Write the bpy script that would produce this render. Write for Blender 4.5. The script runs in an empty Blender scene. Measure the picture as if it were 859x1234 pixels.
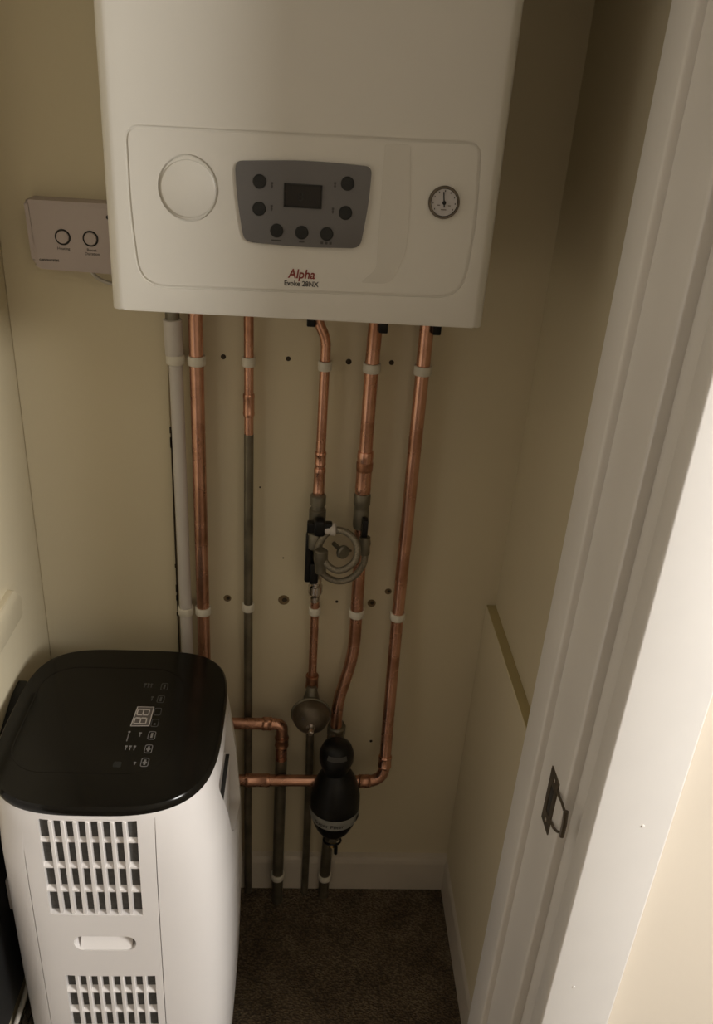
import bpy, bmesh, math, random
from mathutils import Vector, Matrix
random.seed(7)
PI = math.pi
C = bpy.context.scene.collection
S = bpy.context.scene

# ------------------------------------------------------------------ camera
W_PX, H_PX = 859, 1234
F_PX, CAM = 1028.9, Vector((0.0087, -1.2898, 1.5762))
PITCH, YAW, ROLL = 0.4730, 0.0745, 0.0717
fwd = Vector((math.sin(YAW)*math.cos(PITCH), math.cos(YAW)*math.cos(PITCH), -math.sin(PITCH)))
r0 = Vector((math.cos(YAW), -math.sin(YAW), 0)); u0 = r0.cross(fwd)
rt = r0*math.cos(ROLL) + u0*math.sin(ROLL); up = -r0*math.sin(ROLL) + u0*math.cos(ROLL)
cam = bpy.data.cameras.new('camera'); co = bpy.data.objects.new('camera', cam); C.objects.link(co)
M = Matrix.Identity(4)
for i in range(3):
    M[i][0] = rt[i]; M[i][1] = up[i]; M[i][2] = -fwd[i]; M[i][3] = CAM[i]
co.matrix_world = M
cam.sensor_fit = 'HORIZONTAL'; cam.sensor_width = 36; cam.lens = 36*F_PX/W_PX
cam.clip_start = 0.02
S.camera = co

# ------------------------------------------------------------------ world, lights, exposure
w = bpy.data.worlds.new('world'); S.world = w; w.use_nodes = True
w.node_tree.nodes['Background'].inputs[0].default_value = (1.0, 0.95, 0.88, 1)
w.node_tree.nodes['Background'].inputs[1].default_value = 0.04
S.view_settings.view_transform = 'Standard'; S.view_settings.look = 'None'
S.view_settings.gamma = 1; S.view_settings.use_curve_mapping = False
S.view_settings.exposure = 0.0
def area(name, loc, target, size, power, col):
    l = bpy.data.lights.new(name, 'AREA'); l.shape = 'DISK'; l.size = size; l.energy = power; l.color = col
    o = bpy.data.objects.new(name, l); C.objects.link(o); o.location = loc
    o.rotation_euler = (Vector(target)-Vector(loc)).to_track_quat('-Z', 'Y').to_euler()
    return o
area('hall_ceiling_lamp', (2.0, -1.95, 2.05), (-0.2, -0.6, 0.7), 0.68, 72, (1.0, 0.975, 0.94))

# ------------------------------------------------------------------ materials
def mat(name, col, rough=0.5, metal=0.0, var=0.06, vscale=6, bump=0.0, bscale=200, col2=None, coat=0, spec=0.5):
    m = bpy.data.materials.new(name); m.use_nodes = True
    nt = m.node_tree; b = nt.nodes['Principled BSDF']
    b.inputs['Roughness'].default_value = rough; b.inputs['Metallic'].default_value = metal
    b.inputs['Coat Weight'].default_value = coat; b.inputs['Specular IOR Level'].default_value = spec
    tc = nt.nodes.new('ShaderNodeTexCoord')
    n = nt.nodes.new('ShaderNodeTexNoise'); n.inputs['Scale'].default_value = vscale; n.inputs['Detail'].default_value = 5
    nt.links.new(tc.outputs['Object'], n.inputs['Vector'])
    r = nt.nodes.new('ShaderNodeValToRGB')
    c2 = col2 or tuple(c*(1-var*2) for c in col)
    r.color_ramp.elements[0].position = 0.35; r.color_ramp.elements[1].position = 0.65
    r.color_ramp.elements[0].color = (*c2, 1); r.color_ramp.elements[1].color = (*col, 1)
    nt.links.new(n.outputs['Fac'], r.inputs['Fac']); nt.links.new(r.outputs['Color'], b.inputs['Base Color'])
    if bump:
        n2 = nt.nodes.new('ShaderNodeTexNoise'); n2.inputs['Scale'].default_value = bscale; n2.inputs['Detail'].default_value = 3
        nt.links.new(tc.outputs['Object'], n2.inputs['Vector'])
        bp = nt.nodes.new('ShaderNodeBump'); bp.inputs['Strength'].default_value = bump; bp.inputs['Distance'].default_value = 0.002
        nt.links.new(n2.outputs['Fac'], bp.inputs['Height']); nt.links.new(bp.outputs['Normal'], b.inputs['Normal'])
    return m
wall_m = mat('cream_wall_paint', (0.64, 0.565, 0.40), 0.6, var=0.02, vscale=3, bump=0.12, bscale=90)
hall2_m = mat('darkened_hall_paint', (0.45, 0.40, 0.33), 0.7, var=0.02, vscale=3)  # for the unseen hall walls, darkened to cut bounce into the closet
hall_m = mat('hall_wall_paint', (0.78, 0.70, 0.585), 0.7, var=0.02, vscale=3, bump=0.08, bscale=90)
strip_m = mat('old_olive_wall_paint', (0.46, 0.38, 0.19), 0.6, var=0.05, vscale=12, bump=0.1)
trim_m = mat('white_gloss_trim', (0.80, 0.77, 0.73), 0.35, var=0.02, vscale=8, bump=0.06, bscale=60)
skirt_m = mat('skirting_paint', (0.60, 0.54, 0.45), 0.45, var=0.05, vscale=8, bump=0.1, bscale=60)
ceil_m = mat('ceiling_paint', (0.8, 0.78, 0.72), 0.8, var=0.02)
boiler_m = mat('boiler_white_enamel', (0.66, 0.63, 0.56), 0.32, var=0.015, vscale=4)
patch_m = mat('boiler_gloss_patch', (0.61, 0.58, 0.51), 0.18, var=0.01, vscale=4)
dark_m = mat('gap_shade', (0.03, 0.028, 0.024), 0.7)  # near-black standing in for shade inside slits and slots
grey_m = mat('grey_fascia_plastic', (0.135, 0.128, 0.123), 0.45, var=0.03)
btn_m = mat('dark_rubber_button', (0.018, 0.018, 0.016), 0.5, spec=0.3)
lcd_m = mat('lcd_glass', (0.02, 0.017, 0.014), 0.25, spec=0.3)
black_m = mat('black_plastic', (0.007, 0.007, 0.007), 0.35, spec=0.3)
gblack_m = mat('black_gloss_lid', (0.009, 0.008, 0.006), 0.16, var=0.1, vscale=20, spec=0.22)
bump_dark = mat('matt_black', (0.006, 0.006, 0.006), 0.6)
red_m = mat('red_print', (0.22, 0.03, 0.02), 0.5)
ink_m = mat('dark_print', (0.05, 0.045, 0.04), 0.5)
icon_m = mat('pale_grey_print', (0.16, 0.15, 0.14), 0.5)
icon2_m = mat('faint_grey_print', (0.06, 0.058, 0.052), 0.5)
disp_m = mat('display_segment', (0.50, 0.45, 0.40), 0.5)
dispbg_m = mat('display_background', (0.09, 0.075, 0.065), 0.4)
acw_m = mat('ac_white_plastic', (0.78, 0.745, 0.72), 0.38, var=0.01)
acmesh_m = mat('grey_filter_mesh', (0.10, 0.097, 0.09), 0.8, var=0.15, vscale=150)
timer_m = mat('timer_lilac_plastic', (0.46, 0.39, 0.37), 0.45, var=0.02)
clip_m = mat('clip_white_plastic', (0.72, 0.68, 0.58), 0.45, var=0.04)
pvc_m = mat('waste_white_pvc', (0.60, 0.56, 0.52), 0.4, var=0.03)
greyp_m = mat('grey_dirty_pipe', (0.23, 0.205, 0.15), 0.34, metal=0.6, var=0.2, vscale=25)
brass_m = mat('tarnished_brass', (0.38, 0.27, 0.12), 0.35, metal=1.0, var=0.15, vscale=40)
dull_m = mat('dull_grey_brass', (0.24, 0.22, 0.17), 0.45, metal=0.7, var=0.12, vscale=40)
chrome_m = mat('chrome', (0.62, 0.58, 0.55), 0.15, metal=1.0, var=0.02)
steel_m = mat('aged_steel', (0.16, 0.13, 0.095), 0.4, metal=0.6, var=0.2, vscale=40)
hose_m = mat('braided_hose', (0.30, 0.265, 0.20), 0.4, metal=0.5, var=0.2, vscale=400, bump=0.6, bscale=500)
label_m = mat('silver_label', (0.60, 0.60, 0.55), 0.4, var=0.08, vscale=60)
face_m = mat('gauge_face', (0.50, 0.47, 0.45), 0.4)
hole_m = mat('wall_hole_brown', (0.05, 0.035, 0.02), 0.8, var=0.2, vscale=100)  # dark brown painting the shade in wall holes, also the plaster crack
plug_m = mat('wall_plug_brown', (0.22, 0.15, 0.07), 0.6, var=0.2, vscale=100)
cable_m = mat('white_cable', (0.55, 0.51, 0.45), 0.5)
bag_m = mat('crumpled_plastic', (0.16, 0.14, 0.11), 0.15, var=0.2, vscale=40)

def copper():
    m = mat('copper_pipe_metal', (0.80, 0.36, 0.20), 0.30, metal=1.0, var=0.02)
    nt = m.node_tree; b = nt.nodes['Principled BSDF']
    tc = [n for n in nt.nodes if n.type == 'TEX_COORD'][0]
    n1 = [n for n in nt.nodes if n.type == 'TEX_NOISE'][0]
    n1.inputs['Scale'].default_value = 18; n1.inputs['Detail'].default_value = 8
    rr = [n for n in nt.nodes if n.type == 'VALTORGB'][0]
    rr.color_ramp.elements[0].position = 0.3; rr.color_ramp.elements[0].color = (0.38, 0.19, 0.115, 1)
    rr.color_ramp.elements[1].position = 0.6; rr.color_ramp.elements[1].color = (0.69, 0.39, 0.28, 1)
    r2 = nt.nodes.new('ShaderNodeMapRange'); r2.inputs[3].default_value = 0.36; r2.inputs[4].default_value = 0.18
    nt.links.new(n1.outputs['Fac'], r2.inputs[0]); nt.links.new(r2.outputs[0], b.inputs['Roughness'])
    b.inputs['Metallic'].default_value = 0.92
    return m
copper_m = copper()
solder_m = mat('soldered_copper', (0.42, 0.20, 0.11), 0.4, metal=0.7, var=0.3, vscale=60)

def carpet():
    m = bpy.data.materials.new('brown_loop_carpet'); m.use_nodes = True
    nt = m.node_tree; b = nt.nodes['Principled BSDF']; b.inputs['Roughness'].default_value = 0.95
    tc = nt.nodes.new('ShaderNodeTexCoord')
    mp = nt.nodes.new('ShaderNodeMapping'); mp.inputs['Scale'].default_value = (1, 1.5, 1); mp.inputs['Rotation'].default_value = (0, 0, 0.5)
    nt.links.new(tc.outputs['Object'], mp.inputs['Vector'])
    v = nt.nodes.new('ShaderNodeTexVoronoi'); v.inputs['Scale'].default_value = 190
    nt.links.new(mp.outputs[0], v.inputs['Vector'])
    n = nt.nodes.new('ShaderNodeTexNoise'); n.inputs['Scale'].default_value = 14; n.inputs['Detail'].default_value = 6
    nt.links.new(tc.outputs['Object'], n.inputs['Vector'])
    r = nt.nodes.new('ShaderNodeValToRGB')
    r.color_ramp.elements[0].position = 0.0; r.color_ramp.elements[0].color = (0.27, 0.20, 0.12, 1)
    r.color_ramp.elements[1].position = 0.7; r.color_ramp.elements[1].color = (0.09, 0.065, 0.04, 1)
    nt.links.new(v.outputs['Distance'], r.inputs[0])
    r2 = nt.nodes.new('ShaderNodeValToRGB'); r2.color_ramp.elements[0].position = 0.3; r2.color_ramp.elements[0].color = (0.5, 0.46, 0.42, 1)
    r2.color_ramp.elements[1].position = 0.6; r2.color_ramp.elements[1].color = (1, 1, 1, 1)
    nt.links.new(n.outputs['Fac'], r2.inputs[0])
    mx = nt.nodes.new('ShaderNodeMixRGB'); mx.blend_type = 'MULTIPLY'; mx.inputs[0].default_value = 1
    nt.links.new(r.outputs[0], mx.inputs[1]); nt.links.new(r2.outputs[0], mx.inputs[2]); nt.links.new(mx.outputs[0], b.inputs['Base Color'])
    bp = nt.nodes.new('ShaderNodeBump'); bp.inputs['Strength'].default_value = 1.0; bp.inputs['Distance'].default_value = 0.004; bp.invert = True
    nt.links.new(v.outputs['Distance'], bp.inputs['Height']); nt.links.new(bp.outputs[0], b.inputs['Normal'])
    return m
carpet_m = carpet()

# ------------------------------------------------------------------ mesh helpers
def new(): return bmesh.new()
def obj(name, bm, m, parent=None, smooth=True, kind=None, label=None):
    me = bpy.data.meshes.new(name)
    bmesh.ops.recalc_face_normals(bm, faces=bm.faces[:])
    bm.to_mesh(me); bm.free()
    me.materials.append(m)
    if smooth:
        me.polygons.foreach_set('use_smooth', [True]*len(me.polygons))
        try: me.set_sharp_from_angle(angle=math.radians(40))
        except Exception: pass
    o = bpy.data.objects.new(name, me); C.objects.link(o)
    if parent:
        o.parent = parent; o.location = (0, 0, 0) if parent.parent else -parent.location
    if kind: o['kind'] = kind
    if label: o['label'] = label
    return o
def struct(name, bm, m, parent=None, smooth=False):
    return obj(name, bm, m, parent, smooth, kind=None if parent else 'structure')
def thing(name, label, cat, loc=(0, 0, 0), group=None):
    o = bpy.data.objects.new(name, None); C.objects.link(o); o.location = loc; o.empty_display_size = 0.05
    o['label'] = label; o['category'] = cat
    if group: o['group'] = group
    return o
def box(bm, x0, x1, y0, y1, z0, z1, bev=0.0, seg=2):
    r = bmesh.ops.create_cube(bm, size=1)
    vs = r['verts']
    for v in vs:
        v.co = Vector(((x0+x1)/2+v.co.x*(x1-x0), (y0+y1)/2+v.co.y*(y1-y0), (z0+z1)/2+v.co.z*(z1-z0)))
    if bev > 0:
        es = list({e for v in vs for e in v.link_edges})
        bmesh.ops.bevel(bm, geom=es, offset=bev, segments=seg, profile=0.5, affect='EDGES', clamp_overlap=True)
    return bm
def frame_of(d):
    d = Vector(d).normalized()
    a = Vector((0, 0, 1)) if abs(d.z) < 0.9 else Vector((0, 1, 0))
    u = d.cross(a).normalized(); v = d.cross(u).normalized()
    return d, u, v
def lathe(bm, base, axis, prof, n=28):
    """prof: list of (distance along axis, radius); closed with caps"""
    d, u, v = frame_of(axis); base = Vector(base)
    rings = []
    for (h, r) in prof:
        if r < 1e-5: rings.append([bm.verts.new(base+d*h)])
        else: rings.append([bm.verts.new(base+d*h+(u*math.cos(2*PI*k/n)+v*math.sin(2*PI*k/n))*r) for k in range(n)])
    for a, b in zip(rings, rings[1:]):
        for k in range(n):
            k2 = (k+1) % n
            if len(a) == 1 and len(b) == 1: continue
            if len(a) == 1: bm.faces.new((a[0], b[k], b[k2]))
            elif len(b) == 1: bm.faces.new((a[k], a[k2], b[0]))
            else: bm.faces.new((a[k], a[k2], b[k2], b[k]))
    for r_ in (rings[0], rings[-1]):
        if len(r_) > 2: bm.faces.new(r_)
    return bm
def cyl(bm, p, q, r, n=24, ch=0.0):
    p = Vector(p); q = Vector(q); L = (q-p).length
    pr = [(0, r-ch), (ch, r), (L-ch, r), (L, r-ch)] if ch > 0 else [(0, r), (L, r)]
    return lathe(bm, p, q-p, pr, n)
def fillet(pts, rad, seg=7):
    pts = [Vector(p) for p in pts]; out = [pts[0]]
    for i in range(1, len(pts)-1):
        a, b, c = pts[i-1], pts[i], pts[i+1]
        d1 = (a-b); d2 = (c-b); t = min(rad, d1.length*0.49, d2.length*0.49)
        p = b+d1.normalized()*t; q = b+d2.normalized()*t
        for k in range(seg+1):
            s = k/seg
            out.append(p*(1-s)**2+b*2*s*(1-s)+q*s*s)
    out.append(pts[-1]); return out
def smoothpath(pts, sub=6):
    P = [Vector(p) for p in pts]; out = []
    for i in range(len(P)-1):
        p0 = P[max(i-1, 0)]; p1 = P[i]; p2 = P[i+1]; p3 = P[min(i+2, len(P)-1)]
        for k in range(sub):
            t = k/sub
            out.append(0.5*((2*p1)+(p2-p0)*t+(2*p0-5*p1+4*p2-p3)*t*t+(-p0+3*p1-3*p2+p3)*t**3))
    out.append(P[-1]); return out
def tube(bm, pts, r, n=20):
    pts = [Vector(p) for p in pts]
    d, u, v = frame_of(pts[1]-pts[0]); rings = []
    for i, p in enumerate(pts):
        t = (pts[min(i+1, len(pts)-1)]-pts[max(i-1, 0)]).normalized()
        u = (u-t*u.dot(t)).normalized(); v = t.cross(u)
        rr = r(i/(len(pts)-1)) if callable(r) else r
        rings.append([bm.verts.new(p+(u*math.cos(2*PI*k/n)+v*math.sin(2*PI*k/n))*rr) for k in range(n)])
    for a, b in zip(rings, rings[1:]):
        for k in range(n): bm.faces.new((a[k], a[(k+1) % n], b[(k+1) % n], b[k]))
    bm.faces.new(rings[0]); bm.faces.new(rings[-1]); return bm
def ring(bm, c, axis, R, r, n=32, m=8, a0=0, a1=2*PI):
    d, u, v = frame_of(axis); c = Vector(c)
    full = abs(a1-a0-2*PI) < 1e-4; N = n if full else n+1; rs = []
    for i in range(N):
        a = a0+(a1-a0)*i/n; e = u*math.cos(a)+v*math.sin(a)
        rs.append([bm.verts.new(c+e*(R+r*math.cos(2*PI*k/m))+d*r*math.sin(2*PI*k/m)) for k in range(m)])
    for i in range(n):
        a = rs[i]; b = rs[(i+1) % N]
        for k in range(m): bm.faces.new((a[k], a[(k+1) % m], b[(k+1) % m], b[k]))
    if not full: bm.faces.new(rs[0]); bm.faces.new(rs[-1])
    return bm
def prism(bm, poly, conv, d0, d1, bev=0.0):
    """poly: 2-D outline; conv(u, v, d) -> 3-D point"""
    a = [bm.verts.new(conv(p[0], p[1], d0)) for p in poly]; b = [bm.verts.new(conv(p[0], p[1], d1)) for p in poly]
    n = len(poly); f1 = bm.faces.new(a); f2 = bm.faces.new(b)
    for k in range(n): bm.faces.new((a[k], a[(k+1) % n], b[(k+1) % n], b[k]))
    if bev:
        bmesh.ops.bevel(bm, geom=list(f2.edges), offset=bev, segments=2, profile=0.5, affect='EDGES')
    return bm
XZ = lambda u, v, d: Vector((u, d, v))        # facing -Y : d is y
XY = lambda u, v, d: Vector((u, v, d))
YZ = lambda u, v, d: Vector((d, u, v))
def rrect(x0, x1, y0, y1, r, n=6):
    out = []
    for (cx, cy, a) in ((x1-r, y1-r, 0), (x0+r, y1-r, PI/2), (x0+r, y0+r, PI), (x1-r, y0+r, 3*PI/2)):
        for k in range(n+1): out.append((cx+r*math.cos(a+k*PI/2/n), cy+r*math.sin(a+k*PI/2/n)))
    return out
def roundpoly(pts, rad, n=6):
    P = [Vector((p[0], p[1], 0)) for p in pts]; N = len(P); out = []
    for i in range(N):
        a, b, c = P[i-1], P[i], P[(i+1) % N]
        t = rad if not isinstance(rad, (list, tuple)) else rad[i]
        p = b+(a-b).normalized()*t; q = b+(c-b).normalized()*t
        for k in range(n+1):
            s = k/n; x = p*(1-s)**2+b*2*s*(1-s)+q*s*s; out.append((x.x, x.y))
    return out
def loop_frame(bm, poly, conv, d0, d1, wd):
    """thin outline frame following a closed polygon"""
    n = len(poly); cx = sum(p[0] for p in poly)/n; cy = sum(p[1] for p in poly)/n
    inn = []
    for i in range(n):
        a, b = poly[i-1], poly[(i+1) % n]
        t = Vector((b[0]-a[0], b[1]-a[1])).normalized(); nn = Vector((-t.y, t.x))
        p = Vector(poly[i])
        if (Vector((cx, cy))-p).dot(nn) < 0: nn = -nn
        p2 = p+nn*wd; inn.append((p2.x, p2.y))
    A = [bm.verts.new(conv(*p, d0)) for p in poly]; B = [bm.verts.new(conv(*p, d1)) for p in poly]
    A2 = [bm.verts.new(conv(*p, d0)) for p in inn]; B2 = [bm.verts.new(conv(*p, d1)) for p in inn]
    for k in range(n):
        j = (k+1) % n
        bm.faces.new((A[k], A[j], B[j], B[k])); bm.faces.new((A2[k], A2[j], B2[j], B2[k]))
        bm.faces.new((B[k], B[j], B2[j], B2[k])); bm.faces.new((A[k], A[j], A2[j], A2[k]))
    return bm
def text(name, s, size, loc, rot, m, parent, extr=0.0002, shear=0.0, bold=0.0, sx=1.0):
    cu = bpy.data.curves.new(name, 'FONT'); cu.body = s; cu.size = size; cu.align_x = 'CENTER'; cu.align_y = 'CENTER'
    cu.extrude = extr; cu.shear = shear; cu.offset = bold; cu.resolution_u = 3
    t = bpy.data.objects.new('tmp', cu); C.objects.link(t)
    bpy.context.view_layer.update()
    me = bpy.data.meshes.new_from_object(t.evaluated_get(bpy.context.evaluated_depsgraph_get()))
    bpy.data.objects.remove(t); bpy.data.curves.remove(cu)
    me.transform(Matrix.Translation(Vector(loc)) @ rot @ Matrix.Diagonal((sx, 1, 1, 1)))
    me.materials.clear(); me.materials.append(m)
    o = bpy.data.objects.new(name, me); C.objects.link(o)
    o.parent = parent; o.location = (0, 0, 0) if parent.parent else -parent.location
    return o
FACE = Matrix.Rotation(PI/2, 4, 'X')           # text standing up, facing -Y
def boolean(bm_target, bm_cut):
    ma = bpy.data.meshes.new('a'); mb = bpy.data.meshes.new('b')
    for b_, m_ in ((bm_target, ma), (bm_cut, mb)):
        bmesh.ops.recalc_face_normals(b_, faces=b_.faces[:]); b_.to_mesh(m_); b_.free()
    oa = bpy.data.objects.new('a', ma); ob = bpy.data.objects.new('b', mb); C.objects.link(oa); C.objects.link(ob)
    md = oa.modifiers.new('x', 'BOOLEAN'); md.operation = 'DIFFERENCE'; md.object = ob; md.solver = 'EXACT'; md.use_self = True
    bpy.context.view_layer.update()
    me = bpy.data.meshes.new_from_object(oa.evaluated_get(bpy.context.evaluated_depsgraph_get()))
    bpy.data.objects.remove(oa); bpy.data.objects.remove(ob)
    out = bmesh.new(); out.from_mesh(me); bpy.data.meshes.remove(me); bpy.data.meshes.remove(ma); bpy.data.meshes.remove(mb)
    return out

# ------------------------------------------------------------------ the closet shell
XL, XR, ZC = -0.434, 0.370, 2.40
YF0, YF1 = -0.455, -0.645             # back and hall face of the front partition
OX0, OX1, OZ = -0.420, 0.335, 2.02    # door opening
struct('floor', box(new(), -1.7, 2.8, -3.0, 0.10, -0.05, 0.0), carpet_m)
struct('ceiling', box(new(), -1.7, 2.8, -3.0, 0.10, ZC, ZC+0.05), ceil_m)
wb = struct('wall_back', box(new(), XL-0.1, XR+0.1, 0.0, 0.10, 0, ZC), wall_m)
bm = new(); box(bm, XL, -0.2015, -0.006, 0.001, 0.0, ZC, 0.0015, 1)
struct('plasterboard_panel', bm, wall_m, wb)
struct('wall_left', box(new(), XL-0.1, XL, YF0, 0.0, 0, ZC), wall_m)
wr = struct('wall_right', box(new(), XR, XR+0.1, YF0, 0.0, 0, ZC), wall_m)
bm = new(); box(bm, OX1+0.02, 2.7, YF1+0.012, YF0, 0, ZC)
struct('wall_front_right', bm, hall_m)
struct('wall_front_left', box(new(), -1.6, OX0-0.02, YF1+0.012, YF0, 0, ZC), hall_m)
struct('wall_front_top', box(new(), OX0-0.02, OX1+0.02, YF1+0.012, YF0, OZ+0.02, ZC), hall_m)
struct('wall_hall_left', box(new(), -1.7, -1.6, -2.9, YF0, 0, ZC), hall2_m)
struct('wall_hall_right', box(new(), 2.7, 2.8, -2.9, YF0, 0, ZC), hall2_m)
struct('wall_hall_back', box(new(), -1.7, 2.8, -3.0, -2.9, 0, ZC), hall2_m)

# door lining on the right, three painted tiers
jamb = struct('trim_1', box(new(), OX1, OX1+0.02, YF1+0.004, YF0+0.012, 0, OZ+0.02, 0.003, 2), trim_m, smooth=True)
struct('door_stop', box(new(), 0.322, OX1+0.008, -0.585, YF0+0.0122, 0, OZ, 0.004, 3), trim_m, jamb, smooth=True)
struct('inner_bead', box(new(), 0.3125, 0.330, -0.500, YF0+0.014, 0, OZ, 0.004, 3), trim_m, jamb, smooth=True)
struct('trim_2', box(new(), OX0-0.02, OX0, YF1, YF0+0.012, 0, OZ+0.02, 0.002), trim_m, smooth=True)
struct('trim_3', box(new(), OX0, OX1, YF1, YF0+0.012, OZ, OZ+0.02, 0.002), trim_m, smooth=True)
# architraves round the opening on the hall side
bm = new(); box(bm, 0.3235, 0.408, -0.663, -0.6335, 0, OZ+0.07, 0.003, 3)
arch = struct('trim_4', bm, trim_m, smooth=True)
for (x, z) in ((0.377, 0.90), (0.352, 0.636)):
    obj('paint_drip', lathe(new(), (x, -0.6625, z), (0, -1, 0), [(0, 0.0020), (0.0012, 0.0016), (0.0018, 0)], 12), trim_m, arch)
struct('trim_5', box(new(), OX0-0.085, OX0-0.0005, -0.657, -0.6335, 0, OZ+0.07, 0.003), trim_m, smooth=True)
struct('trim_6', box(new(), OX0-0.0005, 0.3235, -0.657, -0.6335, OZ+0.0005, OZ+0.07, 0.003), trim_m, smooth=True)

# skirting boards
def skirting(name, a, b, n_in):
    """profile extruded from a to b; n_in points into the closet"""
    k_ = 1.0 if n_in[0] >= 0 else 1.45
    prof = [(0, 0), (0.015*k_, 0), (0.015*k_, 0.078), (0.0135*k_, 0.086), (0.011*k_, 0.093), (0, 0.096)]
    bm = new(); a = Vector(a); b = Vector(b); n_in = Vector(n_in)
    A = [bm.verts.new(a+n_in*p[0]+Vector((0, 0, p[1]))) for p in prof]; B = [bm.verts.new(b+n_in*p[0]+Vector((0, 0, p[1]))) for p in prof]
    bm.faces.new(A); bm.faces.new(B)
    for k in range(len(prof)): j = (k+1) % len(prof); bm.faces.new((A[k], A[j], B[j], B[k]))
    return struct(name, bm, skirt_m)
skirting('baseboard_back', (XL, 0, 0), (XR-0.015, 0, 0), (0, -1, 0))
skirting('baseboard_right', (XR, YF0+0.012, 0), (XR, 0, 0), (-1, 0, 0))
skirting('baseboard_left', (XL, YF0+0.012, 0), (XL, -0.016, 0), (1, 0, 0))

# the band where a shelf rail was, on the right wall, and the rail end on the left wall
struct('lower_boxing', box(new(), 0.3525, XR+0.001, YF0+0.013, -0.0002, 0.0, 0.7345, 0.0015, 1), wall_m, wr)
bm = new(); prism(bm, [(0.3535, -0.001), (0.3545, YF0+0.02), (0.3698, YF0+0.02), (0.3698, -0.001)], XY, 0.7343, 0.7352)
struct('old_shelf_mark', bm, strip_m, wr)
bm = new(); prism(bm, roundpoly([(-0.34, 0.782), (-0.135, 0.776), (-0.133, 0.812), (-0.16, 0.84), (-0.34, 0.84)], 0.004, 3), YZ, XL-0.001, XL+0.010, 0.003)
rail = obj('shelf_rail', bm, wall_m); rail['label'] = 'short cream painted shelf rail on the left wall above the air conditioner'; rail['category'] = 'rail'

# plugs and screw holes left in the back wall; hole shade painted as dark discs
def hole(x, z, r, plug=False):
    o = obj('screw_hole', lathe(new(), (x, 0.001, z), (0, -1, 0), [(0, r), (0.0016, r*0.96), (0.0016, r*0.7), (0.0012, r*0.6), (0.0012, 0)], 12), plug_m if plug else hole_m, wb)
    if plug:
        obj('plug_core', lathe(new(), (x+r*0.15, -0.0001, z), (0, -1, 0), [(0, r*0.45), (0.0006, r*0.4)], 10), hole_m, o)
for h in ((-0.118, 1.175, .0042), (-0.018, 1.177, .004), (0.076, 1.177, .0048), (0.143, 1.179, .0042), (-0.059, 0.954, .0015),
          (-0.017, 0.819, .0015), (0.166, 0.407, .003), (0.355, 0.674, .002), (0.081, 0.732, .0028)): hole(*h)
for h in ((-0.114, 0.732, .0072), (-0.014, 0.732, .0105), (0.144, 0.731, .008), (0.172, 0.757, .0065)): hole(*h, True)
bm = new()
for (z, r) in ((1.053, .003), (1.03, .004), (1.035, .003), (0.80, .002), (0.755, .004), (0.735, .003), (0.70, .002)):
    box(bm, -0.2035, -0.2035+r, -0.0068, -0.0055, z-r*2.2, z+r*1.5)
box(bm, -0.2022, -0.2008, -0.0068, -0.001, 0.60, 1.05)
obj('plaster_crack', bm, hole_m, wb, smooth=False)

# ------------------------------------------------------------------ boiler
BY = -0.300
boiler = thing('wall_boiler', 'large white wall mounted boiler with grey button panel on the closet wall', 'boiler', (0, 0, 1.318))
ZB, ZT = 1.318, 2.016
bm = new()
sec = [(-0.216, -0.004), (-0.216, BY+0.012), (-0.213, BY+0.006), (-0.2045, BY), (0.2065, BY), (0.2135, BY+0.006), (0.2165, BY+0.012), (0.2165, -0.004)]
sec = roundpoly(sec, [0.001, 0.002, 0.002, 0.003, 0.003, 0.002, 0.002, 0.001], 3)
a = [bm.verts.new((p[0], p[1], ZB)) for p in sec]; b = [bm.verts.new((p[0], p[1], ZT)) for p in sec]
fa = bm.faces.new(a); bm.faces.new(b)
for k in range(len(sec)): bm.faces.new((a[k], a[(k+1) % len(sec)], b[(k+1) % len(sec)], b[k]))
bmesh.ops.bevel(bm, geom=list(fa.edges), offset=0.0025, segments=2, profile=0.5, affect='EDGES')
# groove round the lower panel
gp = roundpoly([(-0.190, 1.514), (0.1885, 1.520), (0.194, 1.44), (0.188, 1.352), (-0.183, 1.345), (-0.190, 1.43)], [0.016, 0.016, 0.03, 0.032, 0.032, 0.03], 8)
cut = new(); loop_frame(cut, gp, XZ, BY-0.01, BY+0.0016, 0.0032)
bm = boolean(bm, cut)
# round recess ring on the left
cut = new(); loop_frame(cut, [(-0.1250+0.0325*math.cos(t*PI/24), 1.4545+0.0345*math.sin(t*PI/24)) for t in range(48)], XZ, BY-0.01, BY+0.0022, 0.0022)
bm = boolean(bm, cut)
obj('casing', bm, boiler_m, boiler)
obj('blanking_disc', lathe(new(), (-0.1245, BY-0.0002, 1.4540), (0, -1, 0), [(0, 0.0295), (0.0022, 0.0292), (0.0030, 0.0280), (0.0030, 0)], 48), boiler_m, boiler)
# thin patch, glossier and slightly darker, with a curved right edge
patch_outline = roundpoly([(0.085, 1.512), (0.112, 1.513), (0.117, 1.46), (0.118, 1.40), (0.103, 1.364), (0.068, 1.364), (0.085, 1.38)], [0.004, 0.004, 0.02, 0.015, 0.012, 0.004, 0.006], 5)
obj('gloss_patch', prism(new(), patch_outline, XZ, BY+0.0002, BY-0.0005), patch_m, boiler, smooth=False, label='slightly darker glossy patch with curved edge on the boiler front')
fas = obj('control_panel', prism(new(), roundpoly([(-0.0745, 1.4855), (0.0, 1.4905), (0.0725, 1.4885), (0.0715, 1.450), (0.065, 1.4025), (0.0, 1.4000), (-0.0645, 1.4025), (-0.0725, 1.450)],
        [0.008, 0.03, 0.008, 0.02, 0.009, 0.03, 0.009, 0.02], 6), XZ, BY+0.001, BY-0.0035, 0.0012), grey_m, boiler, label='dark grey fascia with seven buttons and a small display')
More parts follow.
